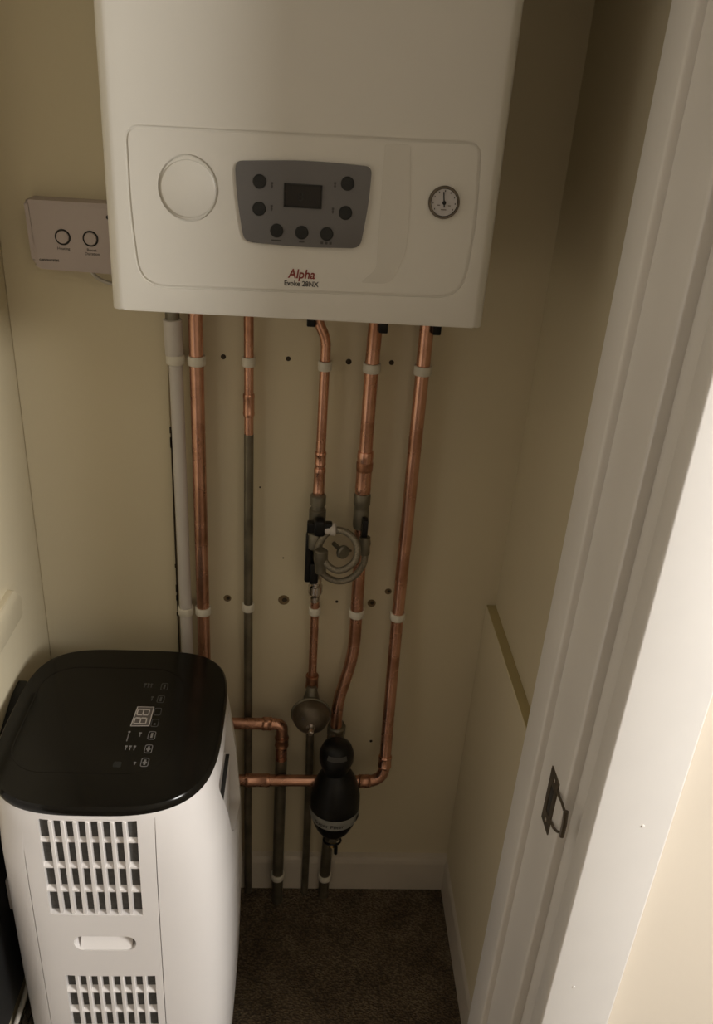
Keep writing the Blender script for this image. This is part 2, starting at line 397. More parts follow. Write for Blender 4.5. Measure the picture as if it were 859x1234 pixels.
obj('display', box(new(), -0.0205, 0.0190, BY-0.0042, BY-0.003, 1.4430, 1.4655, 0.0004, 1), lcd_m, fas)
bm = new(); loop_frame(bm, [(-0.0215, 1.442), (0.0200, 1.442), (0.0200, 1.4665), (-0.0215, 1.4665)], XZ, BY-0.003, BY-0.0048, 0.0014)
obj('display_bezel', bm, btn_m, fas, smooth=False)
text('display_symbol', '8', 0.014, (-0.0035, BY-0.0044, 1.4530), FACE, btn_m, fas)
for (x, z) in ((-0.048, 1.4665), (-0.048, 1.4385), (-0.0285, 1.4165), (-0.0008, 1.4160), (0.0268, 1.4160), (0.0465, 1.4395), (0.0470, 1.4700)):
    obj('button', lathe(new(), (x, BY-0.0030, z), (0, -1, 0), [(0, 0.0074), (0.0015, 0.0073), (0.0024, 0.0064), (0.0026, 0)], 24), btn_m, fas)
bm = new()
def diamond(x, z, r, y=BY-0.0035, d=0.0003): prism(bm, [(x-r*.5, z), (x, z+r), (x+r*.5, z), (x, z-r)], XZ, y, y-d)
def dash(x, z, w_, h, y=BY-0.0035, d=0.0003): box(bm, x-w_/2, x+w_/2, y-d, y, z-h/2, z+h/2)
for (x, z, s) in ((-0.0345, 1.4625, 1), (-0.0345, 1.4390, 1), (0.0335, 1.4665, -1), (0.0325, 1.4400, -1)):
    bm = new(); diamond(x, z, 0.0026); box(bm, x-0.0012, x+0.0012, BY-0.0038, BY-0.0035, z+0.0018, z+0.0042); obj('button_symbol', bm, ink_m, fas, smooth=False)
for (x, z, w_, h_) in ((-0.0285, 1.4060, 0.011, 0.0016), (-0.0005, 1.4060, 0.006, 0.0016), (0.0220, 1.4062, 0.0028, 0.0028), (0.0268, 1.4062, 0.0028, 0.0028), (0.0316, 1.4062, 0.0028, 0.0028)):
    bm = new(); dash(x, z, w_, h_); obj('button_symbol', bm, ink_m, fas, smooth=False)
bm = new()
bm.free()
text('brand_lettering', 'Alpha', 0.0142, (0.0005, BY-0.0002, 1.3695), FACE, red_m, boiler, shear=0.15, bold=0.0003, sx=0.92)
text('model_lettering', 'Evoke 28NX', 0.0082, (0.0005, BY-0.0002, 1.3588), FACE, ink_m, boiler, bold=0.00015, sx=0.92)
# pressure gauge
gx, gz = 0.1545, 1.4565
g = obj('pressure_gauge', lathe(new(), (gx, BY+0.002, gz), (0, -1, 0), [(0, 0.0175), (0.0052, 0.0172), (0.0062, 0.0163), (0.0060, 0.0150), (0.0042, 0.0146), (0.0042, 0)], 40), steel_m, boiler)
obj('dial_face', lathe(new(), (gx, BY-0.0018, gz), (0, -1, 0), [(0, 0.0145), (0.0008, 0.0145), (0.0008, 0)], 36), face_m, g)
bm = new(); ring(bm, (gx, BY-0.0026, gz), (0, 1, 0), 0.0152, 0.0009, 36, 6)
obj('gauge_rim', bm, btn_m, g)
bm = new()
box(bm, gx-0.0007, gx+0.0004, BY-0.0034, BY-0.0026, gz-0.005, gz+0.0112)
lathe(bm, (gx, BY-0.0026, gz-0.0004), (0, -1, 0), [(0, 0.0022), (0.0012, 0.002)], 12)
bm.transform(Matrix.Translation((gx, 0, gz)) @ Matrix.Rotation(-0.14, 4, 'Y') @ Matrix.Translation((-gx, 0, -gz)))
obj('needle', bm, btn_m, g, smooth=False)
bm = new()
for k in range(9):
    a = math.radians(-35+k*31.25); R = 0.0122
    x, z = gx-R*math.cos(a), gz+R*math.sin(a)
    box(bm, x-0.0005, x+0.0005, BY-0.0029, BY-0.0025, z-0.0008, z+0.0008)
obj('gauge_ticks', bm, ink_m, g, smooth=False)
bm = new(); dash(gx, gz-0.0075, 0.006, 0.0009, BY-0.0026)
dash(gx-0.006, gz-0.003, 0.003, 0.0009, BY-0.0026); dash(gx+0.006, gz-0.003, 0.003, 0.0009, BY-0.0026)
obj('gauge_print', bm, steel_m, g, smooth=False)

# ------------------------------------------------------------------ copper pipes
def end_nut(t, p, r, m=brass_m, h=0.016, name='compression_nut'):
    return obj(name, lathe(new(), (p[0], p[1], p[2]), (0, 0, -1), [(0, r*0.9), (0.002, r), (h-0.002, r), (h, r*0.9)], 6), m, t, smooth=False)
def collar(t, p, q, r, name='pipe_coupling', m=copper_m):
    p = Vector(p); q = Vector(q); d = (q-p).normalized(); L = (q-p).length
    return obj(name, lathe(new(), p, d, [(0, r-0.0004), (0.001, r), (L*0.14, r+0.0006), (L*0.18, r), (L*0.82, r), (L*0.86, r+0.0006), (L-0.001, r), (L, r-0.0004)], 24), m, t)
PY = -0.030
ZTOP = 1.300
# 1 wide left flow pipe
t = thing('copper_pipe', 'thick copper pipe running straight down beside the white waste pipe', 'pipe', (-0.153, PY, 0))
obj('tube', tube(new(), [(-0.1555, PY, ZTOP), (-0.1555, PY, 1.2), (-0.1535, PY, 0.75), (-0.1515, PY, 0.4), (-0.151, PY, 0.0)], 0.011), copper_m, t)
end_nut(t, (-0.1555, PY, ZTOP+0.016), 0.017)
obj('valve_handle', box(new(), -0.1625, -0.1485, PY-0.030, PY-0.012, 1.275, 1.296, 0.003), black_m, t)
# 2 thin pipe, copper above and grey below
t = thing('thin_pipe', 'thin straight pipe, copper near the boiler and dark grey below', 'pipe', (-0.075, -0.022, 0))
obj('tube', tube(new(), [(-0.0785, -0.022, ZTOP), (-0.0775, -0.022, 1.20), (-0.0765, -0.022, 1.055)], 0.0075), copper_m, t)
obj('lower_tube', tube(new(), [(-0.0765, -0.022, 1.058), (-0.0755, -0.022, 0.73), (-0.0715, -0.022, 0.0)], 0.0078), greyp_m, t, label='dark grey lower length of the thin pipe')
collar(t, (-0.0770, -0.022, 1.125), (-0.0768, -0.022, 1.088), 0.0088)
end_nut(t, (-0.0785, -0.022, ZTOP+0.014), 0.013)
# 3 cold inlet with swan bend to the filling loop
t = thing('copper_pipe', 'thin copper pipe bending out of the boiler into the left filling valve', 'pipe', (0.039, PY, 0))
obj('tube', tube(new(), fillet([(0.022, PY+0.004, ZTOP), (0.024, PY, 1.248), (0.0385, PY, 1.220), (0.0385, PY, 1.10), (0.0385, PY, 0.955)], 0.014), 0.0078), copper_m, t)
collar(t, (0.0386, PY, 1.036), (0.0386, PY, 1.012), 0.0090)
collar(t, (0.0386, PY, 1.008), (0.0382, PY, 0.96), 0.0093, m=copper_m)
end_nut(t, (0.022, PY+0.004, ZTOP+0.014), 0.013)
obj('valve_handle', box(new(), 0.0085, 0.0215, PY-0.012, PY-0.001, 1.2395, 1.262, 0.002), black_m, t)
# 4 lower part of the cold pipe, below the loop
t = thing('copper_pipe', 'short thin copper pipe between the filling loop and the round vessel', 'pipe', (0.042, PY, 0.56))
obj('tube', tube(new(), [(0.0415, PY, 0.752), (0.0425, PY, 0.66), (0.0430, PY, 0.572)], 0.0076), copper_m, t)
collar(t, (0.0430, PY, 0.590), (0.0430, PY, 0.560), 0.0115, m=solder_m, name='brass_union')
# 5 return pipe with couplings, passing behind the right filling valve to the filter
t = thing('copper_pipe', 'thick copper pipe with an offset bend leading down to the black filter', 'pipe', (0.112, PY, 0.44))
obj('tube', tube(new(), fillet([(0.1125, PY, ZTOP), (0.110, PY, 1.18), (0.1105, PY, 1.0), (0.1145, PY, 0.82), (0.1165, PY, 0.64), (0.0915, PY-0.005, 0.525), (0.0935, -0.045, 0.455)], 0.045, 8), 0.0110), copper_m, t)
collar(t, (0.1105, PY, 1.040), (0.1105, PY, 0.965), 0.0128, m=copper_m)
obj('solder_joint', lathe(new(), (0.1105, PY, 1.022), (0, 0, -1), [(0, 0.0131), (0.002, 0.0137), (0.014, 0.0135), (0.016, 0.013)], 24), solder_m, t)
end_nut(t, (0.1125, PY, ZTOP+0.016), 0.017)
obj('valve_handle', box(new(), 0.1150, 0.1285, PY-0.020, PY-0.002, 1.2375, 1.262, 0.002), black_m, t)
# 6 right pipe, elbow at the bottom, then left along the wall
t = thing('copper_pipe', 'rightmost thick copper pipe turning left at the bottom behind the filter', 'pipe', (0.189, PY, 0.37))
obj('tube', tube(new(), fillet([(0.1885, PY, ZTOP), (0.1890, PY, 0.73), (0.1885, -0.052, 0.50), (0.1880, -0.073, 0.373), (0.03, -0.073, 0.3715), (-0.118, -0.073, 0.3695)], 0.034, 9), 0.0110), copper_m, t)
collar(t, (0.163, -0.073, 0.3728), (0.140, -0.073, 0.3726), 0.0125)
collar(t, (0.1882, -0.064, 0.43), (0.1880, -0.069, 0.405), 0.0125)
collar(t, (-0.029, -0.073, 0.3708), (-0.075, -0.073, 0.3702), 0.0125, m=copper_m)
end_nut(t, (0.1885, PY, ZTOP+0.016), 0.017)
obj('valve_handle', box(new(), 0.1955, 0.2080, PY-0.018, PY-0.002, 1.2385, 1.262, 0.002), black_m, t)
# 7 elbow pipe from behind the air conditioner
t = thing('elbow_pipe', 'copper pipe emerging beside the air conditioner and turning down to the floor in grey', 'pipe', (-0.009, -0.046, 0))
obj('tube', tube(new(), fillet([(-0.12, -0.046, 0.4845), (-0.04, -0.046, 0.486), (-0.009, -0.046, 0.486), (-0.009, -0.046, 0.440), (-0.009, -0.046, 0.395)], 0.026, 9), 0.0110), copper_m, t)
collar(t, (-0.046, -0.046, 0.486), (-0.028, -0.046, 0.486), 0.0127)
collar(t, (-0.009, -0.046, 0.456), (-0.009, -0.046, 0.432), 0.0127, m=solder_m)
obj('lower_tube', tube(new(), [(-0.009, -0.046, 0.40), (-0.009, -0.046, 0.2), (-0.0085, -0.046, 0.0)], 0.0113), greyp_m, t, label='dark grey vertical length below the elbow')
# 8, 9 grey pipes to the floor
t = thing('grey_pipe', 'slim grey pipe dropping from the round vessel to the carpet', 'pipe', (0.047, -0.022, 0))
obj('tube', tube(new(), [(0.0435, -0.024, 0.50), (0.0455, -0.022, 0.40), (0.0485, -0.022, 0.18), (0.0495, -0.022, 0.0)], 0.0076), greyp_m, t)
t = thing('grey_pipe', 'thick grey pipe dropping from behind the black filter to the carpet', 'pipe', (0.090, PY, 0))
obj('tube', tube(new(), [(0.0930, PY, 0.40), (0.0925, PY, 0.2), (0.0900, PY, 0.0)], 0.0112), greyp_m, t)

# waste pipe
t = thing('waste_pipe', 'white plastic waste pipe at far left of the pipe row', 'pipe', (-0.184, PY, 0))
obj('tube', tube(new(), [(-0.1885, PY, 1.225), (-0.1865, PY, 1.17), (-0.1835, PY, 0.73), (-0.1805, PY, 0.0)], 0.0105), pvc_m, t)
obj('socket', lathe(new(), (-0.1892, PY, 1.238), (0.0015, 0, -0.06), [(0, 0.0125), (0.001, 0.0138), (0.052, 0.0138), (0.056, 0.0128), (0.057, 0.0108)], 28), pvc_m, t)
obj('trap_outlet', cyl(new(), (-0.1892, PY, 1.31), (-0.1892, PY, 1.236), 0.0105), dull_m, t)

# pipe clips
def clip(x, z, y, R, label, group, open_front=False):
    t = thing('pipe_clip', label, 'pipe clip', (x, 0, z), group)
    bm = new(); n = 28; hw = 0.0072
    a0 = 0
    for (Ro, Ri) in ((R+0.0026, R+0.0001),):
        rings = []
        m = n if not open_front else 20
        for k in range(m+(1 if open_front else 0)):
            a = 2*PI*k/n if not open_front else math.radians(-90+35)+math.radians(290)*k/m
            e = Vector((math.cos(a), math.sin(a), 0)); c = Vector((x, y, z))
            rings.append([bm.verts.new(c+e*r_+Vector((0, 0, dz))) for (r_, dz) in ((Ri, -hw), (Ro-0.0006, -hw), (Ro, -hw+0.0008), (Ro, hw-0.0008), (Ro-0.0006, hw), (Ri, hw))])
        N = len(rings)
        for k in range(N if not open_front else N-1):
            A = rings[k]; B = rings[(k+1) % N]
            for j in range(6): bm.faces.new((A[j], A[(j+1) % 6], B[(j+1) % 6], B[j]))
        if open_front: bm.faces.new(rings[0]); bm.faces.new(rings[-1])
    obj('clip_band', bm, clip_m, t)
    obj('clip_base', box(new(), x-0.0065, x+0.0065, y+R+0.001, -0.0002, z-0.0072, z+0.0072, 0.001, 1), clip_m, t)
    return t
U_, L_ = 'upper row of white clips below the boiler', 'lower row of white clips above the air conditioner'
def sub(s, row): return s
for (x, z, y, R, what) in ((-0.1870, 1.1775, PY, 0.0113, 'white waste pipe'), (-0.1550, 1.177, PY, 0.0111, 'thick copper pipe next to the waste pipe'), (-0.0778, 1.1765, -0.022, 0.0077, 'thin pipe third from left'),
                        (0.0385, 1.1785, PY, 0.008, 'thin bent copper pipe'), (0.1103, 1.179, PY, 0.0111, 'copper pipe second from right'), (0.1888, 1.179, PY, 0.0111, 'rightmost copper pipe')):
    clip(x, z, y, R, 'white clip just under the boiler on the '+what, U_)
for (x, z, y, R, what) in ((-0.1836, 0.7245, PY, 0.0107, 'white waste pipe'), (-0.1533, 0.7260, PY, 0.0111, 'thick copper pipe next to the waste pipe'), (-0.0755, 0.7300, -0.022, 0.008, 'thin grey pipe'),
                        (0.0418, 0.7320, PY, 0.0078, 'thin copper pipe under the filling loop'), (0.1157, 0.7300, PY, 0.0113, 'copper pipe second from right'), (0.1890, 0.7260, PY, 0.0111, 'rightmost copper pipe')):
    clip(x, z, y, R, 'white clip at mid height on the '+what, L_)
clip(-0.0088, 0.078, -0.046, 0.0115, 'white clip near the floor on the grey pipe below the elbow', 'white clips near the floor')
clip(0.0905, 0.058, PY, 0.0114, 'white clip near the floor on the grey pipe below the filter', 'white clips near the floor')

# ------------------------------------------------------------------ filling loop
fl = thing('filling_loop', 'grey braided filling loop hose joining two black handled valves', 'filling loop', (0.075, PY, 0.87))
lv = obj('valve_body', lathe(new(), (0.0380, PY-0.004, 0.962), (0.001, 0, -1), [(0, 0.0105), (0.002, 0.0128), (0.018, 0.0128), (0.020, 0.0108), (0.026, 0.0108), (0.028, 0.014), (0.060, 0.014), (0.064, 0.011), (0.098, 0.0115), (0.102, 0.009), (0.170, 0.0085)], 24), dull_m, fl, label='dull grey left valve body')
hd = new(); box(hd, 0.0215, 0.0625, -0.064, -0.050, 0.9045, 0.9225, 0.002); box(hd, 0.0325, 0.0515, -0.067, -0.046, 0.899, 0.928, 0.005, 3)
obj('valve_handle', hd, black_m, fl)
obj('nut_collar', lathe(new(), (0.036, -0.046, 0.897), (0.0, 0, -1), [(0, 0.011), (0.002, 0.0125), (0.028, 0.012), (0.030, 0.010)], 10), dull_m, fl)
obj('hose_union', lathe(new(), (0.0455, -0.082, 0.885), (0.02, 0, -1), [(0, 0.009), (0.002, 0.0115), (0.020, 0.0115), (0.022, 0.010), (0.042, 0.0092), (0.044, 0.007)], 10), dull_m, fl)
obj('side_union', lathe(new(), (0.050, -0.056, 0.910), (1, -0.1, 0.02), [(0, 0.009), (0.010, 0.009), (0.011, 0.0105), (0.018, 0.0105), (0.020, 0.0075)], 18), pvc_m, fl, label='pale collar at the side port')
obj('shadow_bar', box(new(), 0.0205, 0.0325, -0.050, -0.032, 0.800, 0.893, 0.004), black_m, fl, label='long black shadow bar hanging down on the left')  # black bar modelling the long shadow below the left valve
obj('shadow_bar_foot', box(new(), 0.0285, 0.0445, -0.056, -0.044, 0.800, 0.842, 0.005), black_m, fl)  # black block widening the modelled shadow at its foot
ch = lathe(new(), (0.0405, -0.034, 0.806), (0.001, 0, -1), [(0, 0.0075), (0.002, 0.0105), (0.012, 0.0105), (0.014, 0.0085), (0.017, 0.0085), (0.019, 0.0125), (0.034, 0.0125), (0.037, 0.0095), (0.042, 0.009), (0.052, 0.008)], 12)
obj('chrome_union', ch, chrome_m, fl)
rv = lathe(new(), (0.1105, PY-0.002, 0.966), (0.003, 0, -1), [(0, 0.0120), (0.003, 0.0138), (0.020, 0.0138), (0.023, 0.012), (0.030, 0.0125), (0.058, 0.0130), (0.064, 0.012)], 24)
obj('valve_body', rv, dull_m, fl, label='dull grey right valve body')
obj('valve_handle', box(new(), 0.1115, 0.1215, -0.060, -0.042, 0.890, 0.9285, 0.002), black_m, fl, label='black upright handle on the right valve')
obj('hose_union', lathe(new(), (0.1175, -0.058, 0.898), (0.05, -0.1, -1), [(0, 0.009), (0.012, 0.010), (0.016, 0.0085), (0.030, 0.0085), (0.032, 0.0070)], 16), dull_m, fl)
hose = smoothpath([(0.1195, -0.062, 0.872), (0.1175, -0.066, 0.851), (0.103, -0.066, 0.826), (0.079, -0.064, 0.815), (0.055, -0.062, 0.824), (0.0415, -0.062, 0.848), (0.042, -0.060, 0.878), (0.053, -0.058, 0.901),
                   (0.072, -0.060, 0.9105), (0.092, -0.066, 0.906), (0.104, -0.076, 0.892), (0.1035, -0.084, 0.872), (0.091, -0.090, 0.858), (0.074, -0.091, 0.852), (0.058, -0.088, 0.859), (0.0485, -0.083, 0.872)], 7)
obj('braided_hose', tube(new(), hose, 0.0057, 14), hose_m, fl)
bm = new(); lathe(bm, (0.068, -0.030, 0.868), (0.5, -1, 0.05), [(0, 0.004), (0.03, 0.004), (0.031, 0.0115), (0.036, 0.0115), (0.0385, 0.009), (0.0385, 0)], 20)
obj('blanking_cap', bm, dull_m, fl)
bm = new(); tube(bm, smoothpath([(0.074, -0.056, 0.858), (0.088, -0.050, 0.866), (0.097, -0.042, 0.862)], 5), 0.0022, 8)
box(bm, 0.083, 0.092, -0.056, -0.048, 0.862, 0.871, 0.002)
obj('cap_strap', bm, dull_m, fl)

# ------------------------------------------------------------------ round vessel
vs = thing('pressure_vessel', 'small round grey metal vessel with a brass air valve below thin copper pipe', 'vessel', (0.043, -0.05, 0.515))
AX = (0, -1, -0.02)
obj('dome', lathe(new(), (0.0435, -0.058, 0.520), AX, [(0, 0.0345), (0.004, 0.0343), (0.012, 0.0325), (0.020, 0.0285), (0.027, 0.021), (0.0315, 0.011), (0.0325, 0)], 40), steel_m, vs)
obj('back_shell', lathe(new(), (0.0435, -0.054, 0.5200), (0, 1, 0.02), [(0, 0.0345), (0.006, 0.033), (0.013, 0.028), (0.018, 0.018), (0.020, 0)], 40), steel_m, vs)
bm = new(); ring(bm, (0.0435, -0.0555, 0.520), AX, 0.0352, 0.0026, 44, 8)
obj('seam_rim', bm, dull_m, vs)
obj('neck', lathe(new(), (0.0430, -0.040, 0.572), (0, -0.1, -1), [(0, 0.008), (0.003, 0.0095), (0.010, 0.0105), (0.024, 0.0145), (0.028, 0.0145)], 10), dull_m, vs)
bm = new(); lathe(bm, (0.0435, -0.0865, 0.5185), (0, -1, -0.15), [(0, 0.0085), (0.004, 0.0085), (0.0045, 0.0045), (0.012, 0.0045), (0.0125, 0.0055), (0.019, 0.0055), (0.020, 0.0045)], 10)
obj('air_valve', bm, chrome_m, vs)
text('stamped_marking', 'ZILMET', 0.0072, (0.038, -0.0850, 0.5345), Matrix.Rotation(PI/2-0.55, 4, 'X') @ Matrix.Rotation(0.12, 4, 'Z'), ink_m, vs, extr=0.0012, bold=0.0001)

# ------------------------------------------------------------------ magnetic filter
fx, fy = 0.0955, -0.105
mf = thing('magnetic_filter', 'black bulb shaped magnetic filter with pale label band and small top knob', 'filter', (fx, fy, 0.25))
obj('canister', lathe(new(), (fx, fy, 0.432), (0, 0, -1), [(0, 0.020), (0.006, 0.027), (0.020, 0.035), (0.040, 0.0425), (0.062, 0.0465), (0.084, 0.0470), (0.104, 0.0450), (0.124, 0.0405), (0.142, 0.0335), (0.156, 0.024), (0.163, 0.014), (0.164, 0)], 44), black_m, mf)
obj('lid_knob', lathe(new(), (fx-0.003, fy, 0.498), (0, 0, -1), [(0, 0.0), (0.002, 0.016), (0.010, 0.0265), (0.024, 0.0315), (0.040, 0.0315), (0.052, 0.028), (0.062, 0.0235), (0.070, 0.021)], 36), black_m, mf)
# label band wrapped on the front of the canister
def prof_r(z):
    P = [(0, 0.020), (0.006, 0.027), (0.020, 0.035), (0.040, 0.0425), (0.062, 0.0465), (0.084, 0.0470), (0.104, 0.0450), (0.124, 0.0405), (0.142, 0.0335)]
    h = 0.432-z
    for (a, ra), (b, rb) in zip(P, P[1:]):
        if a <= h <= b: return ra+(rb-ra)*(h-a)/(b-a)
    return 0.04
def wrap(bm, cx, cy, z0, z1, a0, a1, rf, off=0.0006, n=20, m=3):
    g = [[None]*(m+1) for _ in range(n+1)]
    for i in range(n+1):
        a = a0+(a1-a0)*i/n
        for j in range(m+1):
            z = z0+(z1-z0)*j/m; r = rf(z)+off
            g[i][j] = bm.verts.new((cx+r*math.sin(a), cy-r*math.cos(a), z))
    for i in range(n):
        for j in range(m): bm.faces.new((g[i][j], g[i+1][j], g[i+1][j+1], g[i][j+1]))
    bmesh.ops.solidify(bm, geom=bm.faces[:], thickness=0.0006)
    return bm
bm = new(); wrap(bm, fx, fy, 0.322, 0.349, -1.45, 1.45, prof_r, 0.0014, 28, 5)
lb = obj('label_band', bm, label_m, mf, label='silver grey printed label band')
def curved_text(name, s, size, cx, cy, z, rf, a_c, m, parent, off=0.0016):
    cu = bpy.data.curves.new(name, 'FONT'); cu.body = s; cu.size = size; cu.align_x = 'CENTER'; cu.align_y = 'CENTER'; cu.resolution_u = 3; cu.offset = 0.00012
    t_ = bpy.data.objects.new('tmp', cu); C.objects.link(t_); bpy.context.view_layer.update()
    me = bpy.data.meshes.new_from_object(t_.evaluated_get(bpy.context.evaluated_depsgraph_get()))
    bpy.data.objects.remove(t_)
    for v in me.vertices:
        zz = z+v.co.y; r = rf(zz)+off; a = a_c+v.co.x/r
        v.co = Vector((cx+r*math.sin(a), cy-r*math.cos(a), zz))
    me.materials.clear(); me.materials.append(m)
    o = bpy.data.objects.new(name, me); C.objects.link(o); o.parent = parent
    o.matrix_parent_inverse = Matrix.Identity(4); o.location = -mf.location
    return o
curved_text('label_lettering', 'Super Filter', 0.0125, fx, fy, 0.3345, prof_r, -0.25, ink_m, mf, 0.0026)
bm = new(); wrap(bm, fx, fy, 0.328, 0.343, 0.98, 1.22, prof_r, 0.0026, 4, 2)
obj('label_emblem', bm, ink_m, mf)
bm = new(); wrap(bm, fx-0.003, fy, 0.4775, 0.4865, -0.62, 0.62, lambda z: 0.0265+(0.488-z)*0.357, 0.0012, 14, 2)
obj('knob_marking', bm, icon_m, mf)
obj('drain_nut', lathe(new(), (fx, fy, 0.272), (0, 0, -1), [(0, 0.014), (0.003, 0.0155), (0.016, 0.0155), (0.019, 0.012)], 6), dull_m, mf, smooth=False)
obj('drain_spout', lathe(new(), (fx, fy, 0.254), (0, -0.35, -1), [(0, 0.010), (0.008, 0.009), (0.009, 0.006), (0.018, 0.006), (0.019, 0.004)], 12), brass_m, mf)
bm = new(); ring(bm, (fx, fy-0.001, 0.250), (0, 0.3, 1), 0.0165, 0.0022, 28, 8); box(bm, fx+0.004, fx+0.011, fy-0.016, fy-0.006, 0.226, 0.245, 0.002)
obj('drain_cap_strap', bm, black_m, mf)
bm = new(); cyl(bm, (0.0935, -0.030, 0.445), (0.0935, -0.030, 0.385), 0.0165, 24, 0.002); cyl(bm, (fx, -0.035, 0.412), (fx, fy+0.01, 0.412), 0.016, 20)
lathe(bm, (0.0935, -0.040, 0.482), (0, 0.14, -1), [(0, 0.0145), (0.003, 0.0175), (0.026, 0.0175), (0.029, 0.015), (0.04, 0.015)], 8)
obj('pipe_connector', bm, dull_m, mf)

# ------------------------------------------------------------------ heating timer on the left
tm = thing('heating_timer', 'pale lilac grey wall receiver with two ringed round buttons', 'timer', (-0.32, -0.006, 1.35))
TY = -0.043
pl = roundpoly([(-0.3830, 1.3960), (-0.215, 1.3960), (-0.215, 1.3000), (-0.3700, 1.3035), (-0.3800, 1.3110)], [0.006, 0.006, 0.006, 0.006, 0.006], 5)
bm = new(); prism(bm, pl, XZ, -0.0062, TY, 0.006)
tb = obj('casing', bm, timer_m, tm)
for x in (-0.3345, -0.2965):
    z = 1.3485
    obj('button', lathe(new(), (x, TY+0.0006, z), (0, -1, 0), [(0, 0.0088), (0.0018, 0.0086), (0.0026, 0.0078), (0.0026, 0)], 32), timer_m, tm)
    bm = new(); ring(bm, (x, TY-0.0001, z), (0, 1, 0), 0.0098, 0.0011, 40, 8)
    obj('button_ring', bm, btn_m, tm)
text('button_lettering', 'Heating', 0.0056, (-0.3345, TY-0.0002, 1.3330), FACE, ink_m, tm)
text('button_lettering', 'Boost', 0.0056, (-0.2960, TY-0.0002, 1.3330), FACE, ink_m, tm)
text('button_lettering', 'Duration', 0.0056, (-0.2955, TY-0.0002, 1.3278), FACE, ink_m, tm)
text('brand_lettering', 'centaurstat', 0.0060, (-0.3560, TY-0.0002, 1.3165), FACE, ink_m, tm, bold=0.0001)
obj('indicator_light', lathe(new(), (-0.2705, TY+0.0003, 1.3785), (0, -1, 0), [(0, 0.003), (0.0012, 0.0026), (0.0013, 0)], 12), btn_m, tm)
obj('cable', tube(new(), smoothpath([(-0.306, -0.022, 1.305), (-0.300, -0.020, 1.293), (-0.285, -0.018, 1.284), (-0.262, -0.016, 1.281), (-0.22, -0.014, 1.286), (-0.19, -0.014, 1.32)], 6), 0.0028, 10), cable_m, tm)

# ------------------------------------------------------------------ portable air conditioner
ac = thing('portable_air_conditioner', 'white portable air conditioner with glossy black top on the carpet', 'air conditioner', (-0.24, -0.29, 0))
def se(cx, cy, a, b, nf, nb, z, N=112):
    out = []
    for k in range(N):
        t = 2*PI*k/N; c, s = math.cos(t), math.sin(t)
        n = nf if s < 0 else nb
        # keep the side widths common to both halves
        x = cx+a*math.copysign(abs(c)**(2/n), c); y = cy+b*math.copysign(abs(s)**(2/n), s)
        out.append((x, y, z))
    return out
def loft(bm, secs):
    R = [[bm.verts.new(p) for p in s] for s in secs]; n = len(R[0])
    for a_, b_ in zip(R, R[1:]):
        for k in range(n): bm.faces.new((a_[k], a_[(k+1) % n], b_[(k+1) % n], b_[k]))
    bm.faces.new(R[0]); bm.faces.new(R[-1]); return bm
NF, NB = 3.9, 4.2
LV = [(0.020, -0.240, .157, .170), (0.026, -0.240, .161, .174), (0.12, -0.239, .165, .176), (0.30, -0.238, .168, .1775), (0.46, -0.239, .1670, .1775), (0.58, -0.243, .1625, .1765), (0.65, -0.248, .1580, .1750), (0.682, -0.2505, .1560, .1735), (0.688, -0.2505, .1545, .172)]
bm = new(); loft(bm, [se(cx, -0.288, a_, b_, NF-(0.5*(z > 0.6)), NB, z) for (z, cx, a_, b_) in LV])
def ysurf(x, z):
    for (z0, c0, a0, b0), (z1, c1, a1, b1) in zip(LV, LV[1:]):
        if z0 <= z <= z1:
            f = (z-z0)/(z1-z0); cx = c0+(c1-c0)*f; a_ = a0+(a1-a0)*f; b_ = b0+(b1-b0)*f
            n = NF-(0.5*(z > 0.6)); u = min(1, abs(x-cx)/a_)
            return -0.288-b_*(1-u**n)**(1/n)
    return -0.46
cut = new()
G = [(-0.3205, -0.1915, 0.4975, 0.6775), (-0.3120, -0.1800, 0.180, 0.3640)]
for (x0, x1, z0, z1) in G: box(cut, x0, x1, -0.52, -0.453, z0, z1)
prism(cut, rrect(-0.2925, -0.2040, 0.4225, 0.4530, 0.0140), XZ, -0.52, -0.440)
bm = boolean(bm, cut)
# panel outline grooves
cut = new()
box(cut, -0.3470, -0.3456, -0.52, -0.4535, 0.03, 0.6790)
box(cut, -0.1692, -0.1680, -0.52, -0.4555, 0.03, 0.6790)
bm = boolean(bm, cut)
cut = new(); box(cut, -0.3400, -0.1750, -0.52, -0.4610, 0.6815, 0.6825)
bm = boolean(bm, cut)
# side handle recess on the right
cut = new()
prism(cut, roundpoly([(-0.372, 0.655), (-0.215, 0.668), (-0.215, 0.47), (-0.335, 0.515)], 0.02, 5), YZ, -0.108, 0.05)
bm = boolean(bm, cut)
body = obj('body', bm, acw_m, ac)
bm = new(); prism(bm, roundpoly([(-0.350, 0.625), (-0.222, 0.650), (-0.222, 0.480), (-0.325, 0.525)], 0.015, 4), YZ, -0.109, -0.0985, 0.005)
obj('side_grip', bm, acw_m, ac)
fl_ = obj('side_flap', prism(new(), [(-0.247, 0.600), (-0.385, 0.600), (-0.345, 0.485), (-0.240, 0.470)], YZ, -0.106, -0.0885, 0.003), acw_m, ac)
obj('slit_shade', prism(new(), [(-0.250, 0.6005), (-0.385, 0.6005), (-0.383, 0.6050), (-0.300, 0.6030)], YZ, -0.0945, -0.0885), dark_m, fl_, smooth=False)  # solid dark strip painting the shade of the slit
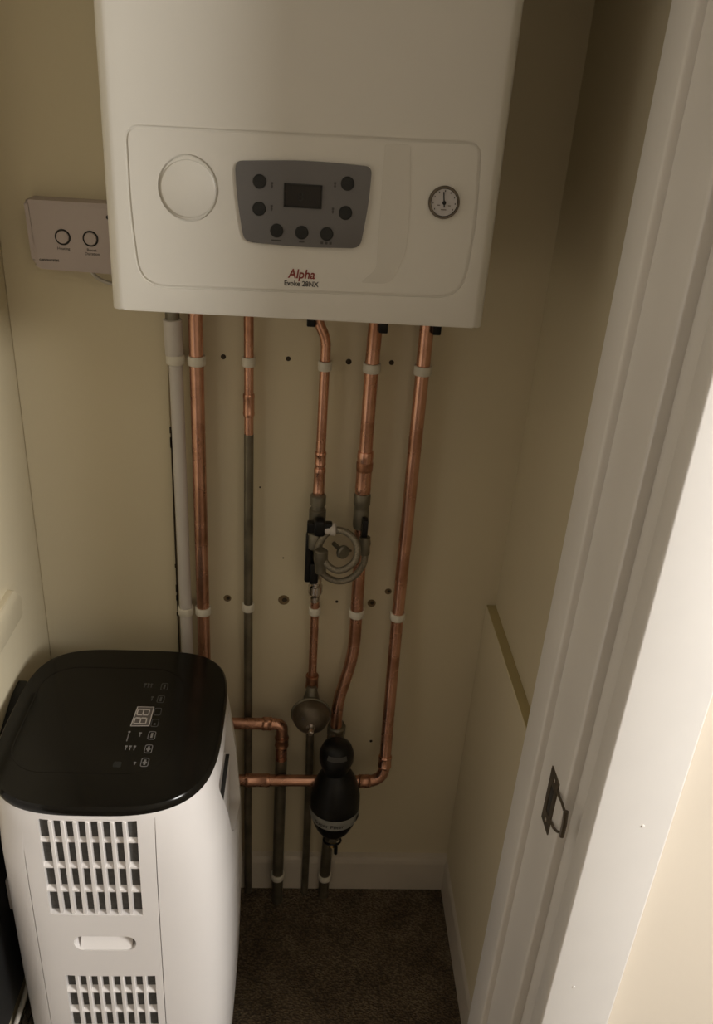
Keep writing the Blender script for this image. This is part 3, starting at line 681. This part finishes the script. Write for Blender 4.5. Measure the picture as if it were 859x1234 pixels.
# grilles
for gi, (x0, x1, z0, z1) in enumerate(G):
    gr = obj('intake_grille', box(new(), x0+0.0005, x1-0.0005, -0.4545, -0.4528, z0+0.0005, z1-0.0005), acmesh_m, ac, smooth=False, label='dark grey filter mesh behind the grille bars')
    nb = 8; p = (x1-x0)/nb
    for i in range(1, nb):
        x = x0+p*i
        ys = ysurf(x, (z0+z1)/2)
        b_ = new(); box(b_, x-0.0027, x+0.0027, ys+0.0006, -0.4540, z0, z1, 0.0008, 1)
        obj('vertical_bar', b_, acw_m, gr)
    zs = (0.6375, 0.5905, 0.5440) if gi == 0 else (0.3240, 0.2760, 0.2280)
    for z in zs:
        yf = max(ysurf(x0, z), ysurf(x1, z))+0.0004
        b_ = new(); prism(b_, [(yf, z-0.0024), (yf, z+0.0006), (-0.4542, z+0.0040), (-0.4542, z-0.0024)], YZ, x0, x1)
        obj('horizontal_bar', b_, acw_m, gr, smooth=False)
bm = new(); prism(bm, [(-0.4640, 0.4215), (-0.4400, 0.4525), (-0.4395, 0.4215)], YZ, -0.2850, -0.2110)
obj('handle_recess_back', bm, acw_m, ac)
# left side moulding strip
obj('side_moulding', box(new(), -0.4185, -0.4035, -0.372, -0.30, 0.385, 0.452, 0.004), acw_m, ac, label='raised pale moulding on the left side')
# black lid
LZ = 0.688
bm = new(); loft(bm, [se(-0.2515, -0.2885, a_, b_, 3.25, 4.0, z) for (z, a_, b_) in ((LZ-0.004, .1560, .1715), (LZ+0.003, .1582, .1738), (LZ+0.009, .1578, .1734), (LZ+0.0125, .1550, .1705), (LZ+0.0130, .1510, .1665))])
lid = obj('top_lid', bm, gblack_m, ac, label='glossy black lid with touch controls')
TZ = LZ+0.0130
bm = new(); loop_frame(bm, rrect(-0.385, -0.160, -0.399, -0.165, 0.055, 8), XY, TZ-0.0004, TZ+0.0004, 0.0022)
obj('lid_ridge', bm, gblack_m, lid)
bm = new(); dq = [(-0.2285, -0.3035), (-0.2010, -0.3025), (-0.2005, -0.2600), (-0.2260, -0.2600)]
dp = obj('display_window', prism(new(), dq, XY, TZ-0.0004, TZ+0.0005), dispbg_m, lid, smooth=False)
loop_frame(bm, dq, XY, TZ, TZ+0.0008, 0.0015); obj('display_frame', bm, disp_m, dp, smooth=False)
def seg_digit(bm, x0, x1, y0, y1, wd=0.0016):
    """an 8 lying on its side: outline with a middle bar"""
    h = TZ+0.0009
    def bb(a, b, c, d): box(bm, a, b, c, d, TZ, h)
    xm = (x0+x1)/2
    bb(x0, x0+wd, y0+wd, y1-wd); bb(x1-wd, x1, y0+wd, y1-wd); bb(xm-wd/2, xm+wd/2, y0+wd, y1-wd)
    for (a, b) in ((x0+wd, xm-wd/2), (xm+wd/2, x1-wd)): bb(a, b, y0, y0+wd); bb(a, b, y1-wd, y1)
bm = new(); seg_digit(bm, -0.2245, -0.2055, -0.2795, -0.2655); obj('display_digit', bm, disp_m, dp, smooth=False)
bm = new(); seg_digit(bm, -0.2255, -0.2065, -0.2985, -0.2845); obj('display_digit', bm, disp_m, dp, smooth=False)
for i, (x, y) in enumerate(((-0.193, -0.211), (-0.194, -0.241), (-0.194, -0.270), (-0.194, -0.295), (-0.194, -0.322), (-0.194, -0.350), (-0.1945, -0.3765))):
    m_ = icon2_m if i in (0, 1, 2) else icon_m
    if i == 3: m_ = icon2_m
    bm = new(); loop_frame(bm, rrect(x-0.0055, x+0.0055, y-0.0085, y+0.0085, 0.003, 4), XY, TZ-0.0002, TZ+0.0004, 0.0010)
    if i != 2: box(bm, x-0.0015, x+0.0015, y-0.005, y+0.005 if i != 3 else y-0.001, TZ-0.0002, TZ+0.0005)
    if i in (5, 6): box(bm, x-0.003, x+0.003, y-0.002, y+0.001, TZ-0.0002, TZ+0.0004)
    obj('touch_button', bm, m_, lid, smooth=False)
def tick(x, y, m_, L=0.007):
    bm = new(); prism(bm, [(x-0.0017, y+0.006), (x+0.0017, y+0.006), (x+0.0017, y+0.003), (x+0.0007, y+0.003), (x+0.0005, y-L+0.003), (x-0.0008, y-L+0.003), (x-0.0006, y+0.003), (x-0.0017, y+0.003)], XY, TZ-0.0002, TZ+0.0004)
    obj('mode_icon', bm, m_, lid, smooth=False)
for (x, y) in ((-0.2135, -0.210), (-0.2185, -0.210), (-0.2235, -0.210), (-0.2075, -0.241)): tick(x, y, icon2_m)
tick(-0.2275, -0.320, icon_m, 0.018)
for (x, y) in ((-0.2110, -0.322), (-0.2260, -0.350), (-0.2200, -0.350), (-0.2140, -0.350), (-0.2080, -0.3820)): tick(x, y, icon_m, 0.006 if y > -0.38 else 0.003)
bm = new(); prism(bm, rrect(-0.237, -0.226, -0.387, -0.376, 0.002, 3), XY, TZ-0.0002, TZ+0.0003)
obj('remote_receiver', bm, btn_m, lid, smooth=False)
for k, (sx_, sy_) in enumerate(((-1, -1), (1, -1), (-1, 1), (1, 1))):
    x, y = -0.24+sx_*0.12, -0.288+sy_*0.13
    w_ = obj('caster', cyl(new(), (x-0.009, y, 0.013), (x+0.009, y, 0.013), 0.0125, 20, 0.002), black_m, ac)
    obj('caster_fork', box(new(), x-0.012, x+0.012, y-0.008, y+0.008, 0.0125, 0.024, 0.002), black_m, w_)

# ------------------------------------------------------------------ clutter between the air conditioner and the left wall
bm = new(); prism(bm, roundpoly([(-0.165, 0.672), (-0.205, 0.672), (-0.30, 0.640), (-0.47, 0.50), (-0.52, 0.205), (-0.155, 0.205)], [0.006, 0.006, 0.01, 0.01, 0.01, 0.01], 4), YZ, -0.4335, -0.4195, 0.003)  # real black part, extended forward and down as shade over the bright wall
p_ = obj('black_plastic_panel', bm, bump_dark); p_['label'] = 'black plastic panel wedged upright between air conditioner and left wall'; p_['category'] = 'panel'
bm = new(); tube(bm, smoothpath([(-0.4140, -0.500, 0.205), (-0.4140, -0.45, 0.193), (-0.4135, -0.40, 0.190), (-0.4130, -0.36, 0.196), (-0.4125, -0.33, 0.205), (-0.412, -0.30, 0.225)], 6), 0.0042, 10)
c_ = obj('power_cable', bm, cable_m); c_['label'] = 'white cable looping out at lower left of the air conditioner'; c_['category'] = 'cable'
bm = new(); bmesh.ops.create_icosphere(bm, subdivisions=4, radius=1)
rng = random.Random(3)
from mathutils import noise
for v in bm.verts:
    n_ = v.co.normalized(); f = 0.75+0.5*abs(noise.noise(n_*2.2))+0.35*noise.noise(n_*5.0)
    v.co = Vector((-0.4120+n_.x*0.0055*f, -0.390+n_.y*0.125*f, max(0.001, 0.090+n_.z*0.085*f)))  # bag enlarged to put shade over the low left wall
b_ = obj('crumpled_bag', bm, bag_m, smooth=False); b_['label'] = 'crumpled dark translucent plastic bag on the floor at lower left corner'; b_['category'] = 'bag'

# ------------------------------------------------------------------ latch keep on the door lining
sp = thing('latch_keep', 'tarnished metal latch strike plate with a looped lip on the white door frame', 'strike plate', (0.322, -0.55, 0.815))
bm = new(); prism(bm, [(-0.5335, 0.858), (-0.5345, 0.776), (-0.5640, 0.776), (-0.5640, 0.858)], YZ, 0.3222, 0.3205)
cut = new(); box(cut, 0.31, 0.33, -0.5555, -0.5435, 0.797, 0.838)
bm = boolean(bm, cut)
obj('plate', bm, steel_m, sp, smooth=False)
obj('slot_shade', box(new(), 0.3212, 0.3216, -0.5558, -0.5432, 0.7965, 0.8385), dark_m, sp, smooth=False)  # dark sheet painting the shade behind the plate opening
bm = new()
lip = [(0.321, -0.564, 0.848), (0.319, -0.575, 0.852), (0.318, -0.590, 0.856), (0.319, -0.603, 0.853)]
lip2 = [(0.321, -0.564, 0.800), (0.319, -0.580, 0.806), (0.318, -0.595, 0.816), (0.319, -0.606, 0.826)]
tube(bm, lip, 0.0017, 8); tube(bm, lip2, 0.0017, 8); tube(bm, [(0.319, -0.6035, 0.857), (0.3190, -0.607, 0.841), (0.319, -0.607, 0.822)], 0.0032, 8)
obj('lip', bm, steel_m, sp)
for z in (0.849, 0.7855):
    obj('screw', lathe(new(), (0.3208, -0.549, z), (-1, 0, 0), [(0, 0.0036), (0.0009, 0.0032), (0.0012, 0)], 14), chrome_m, sp)
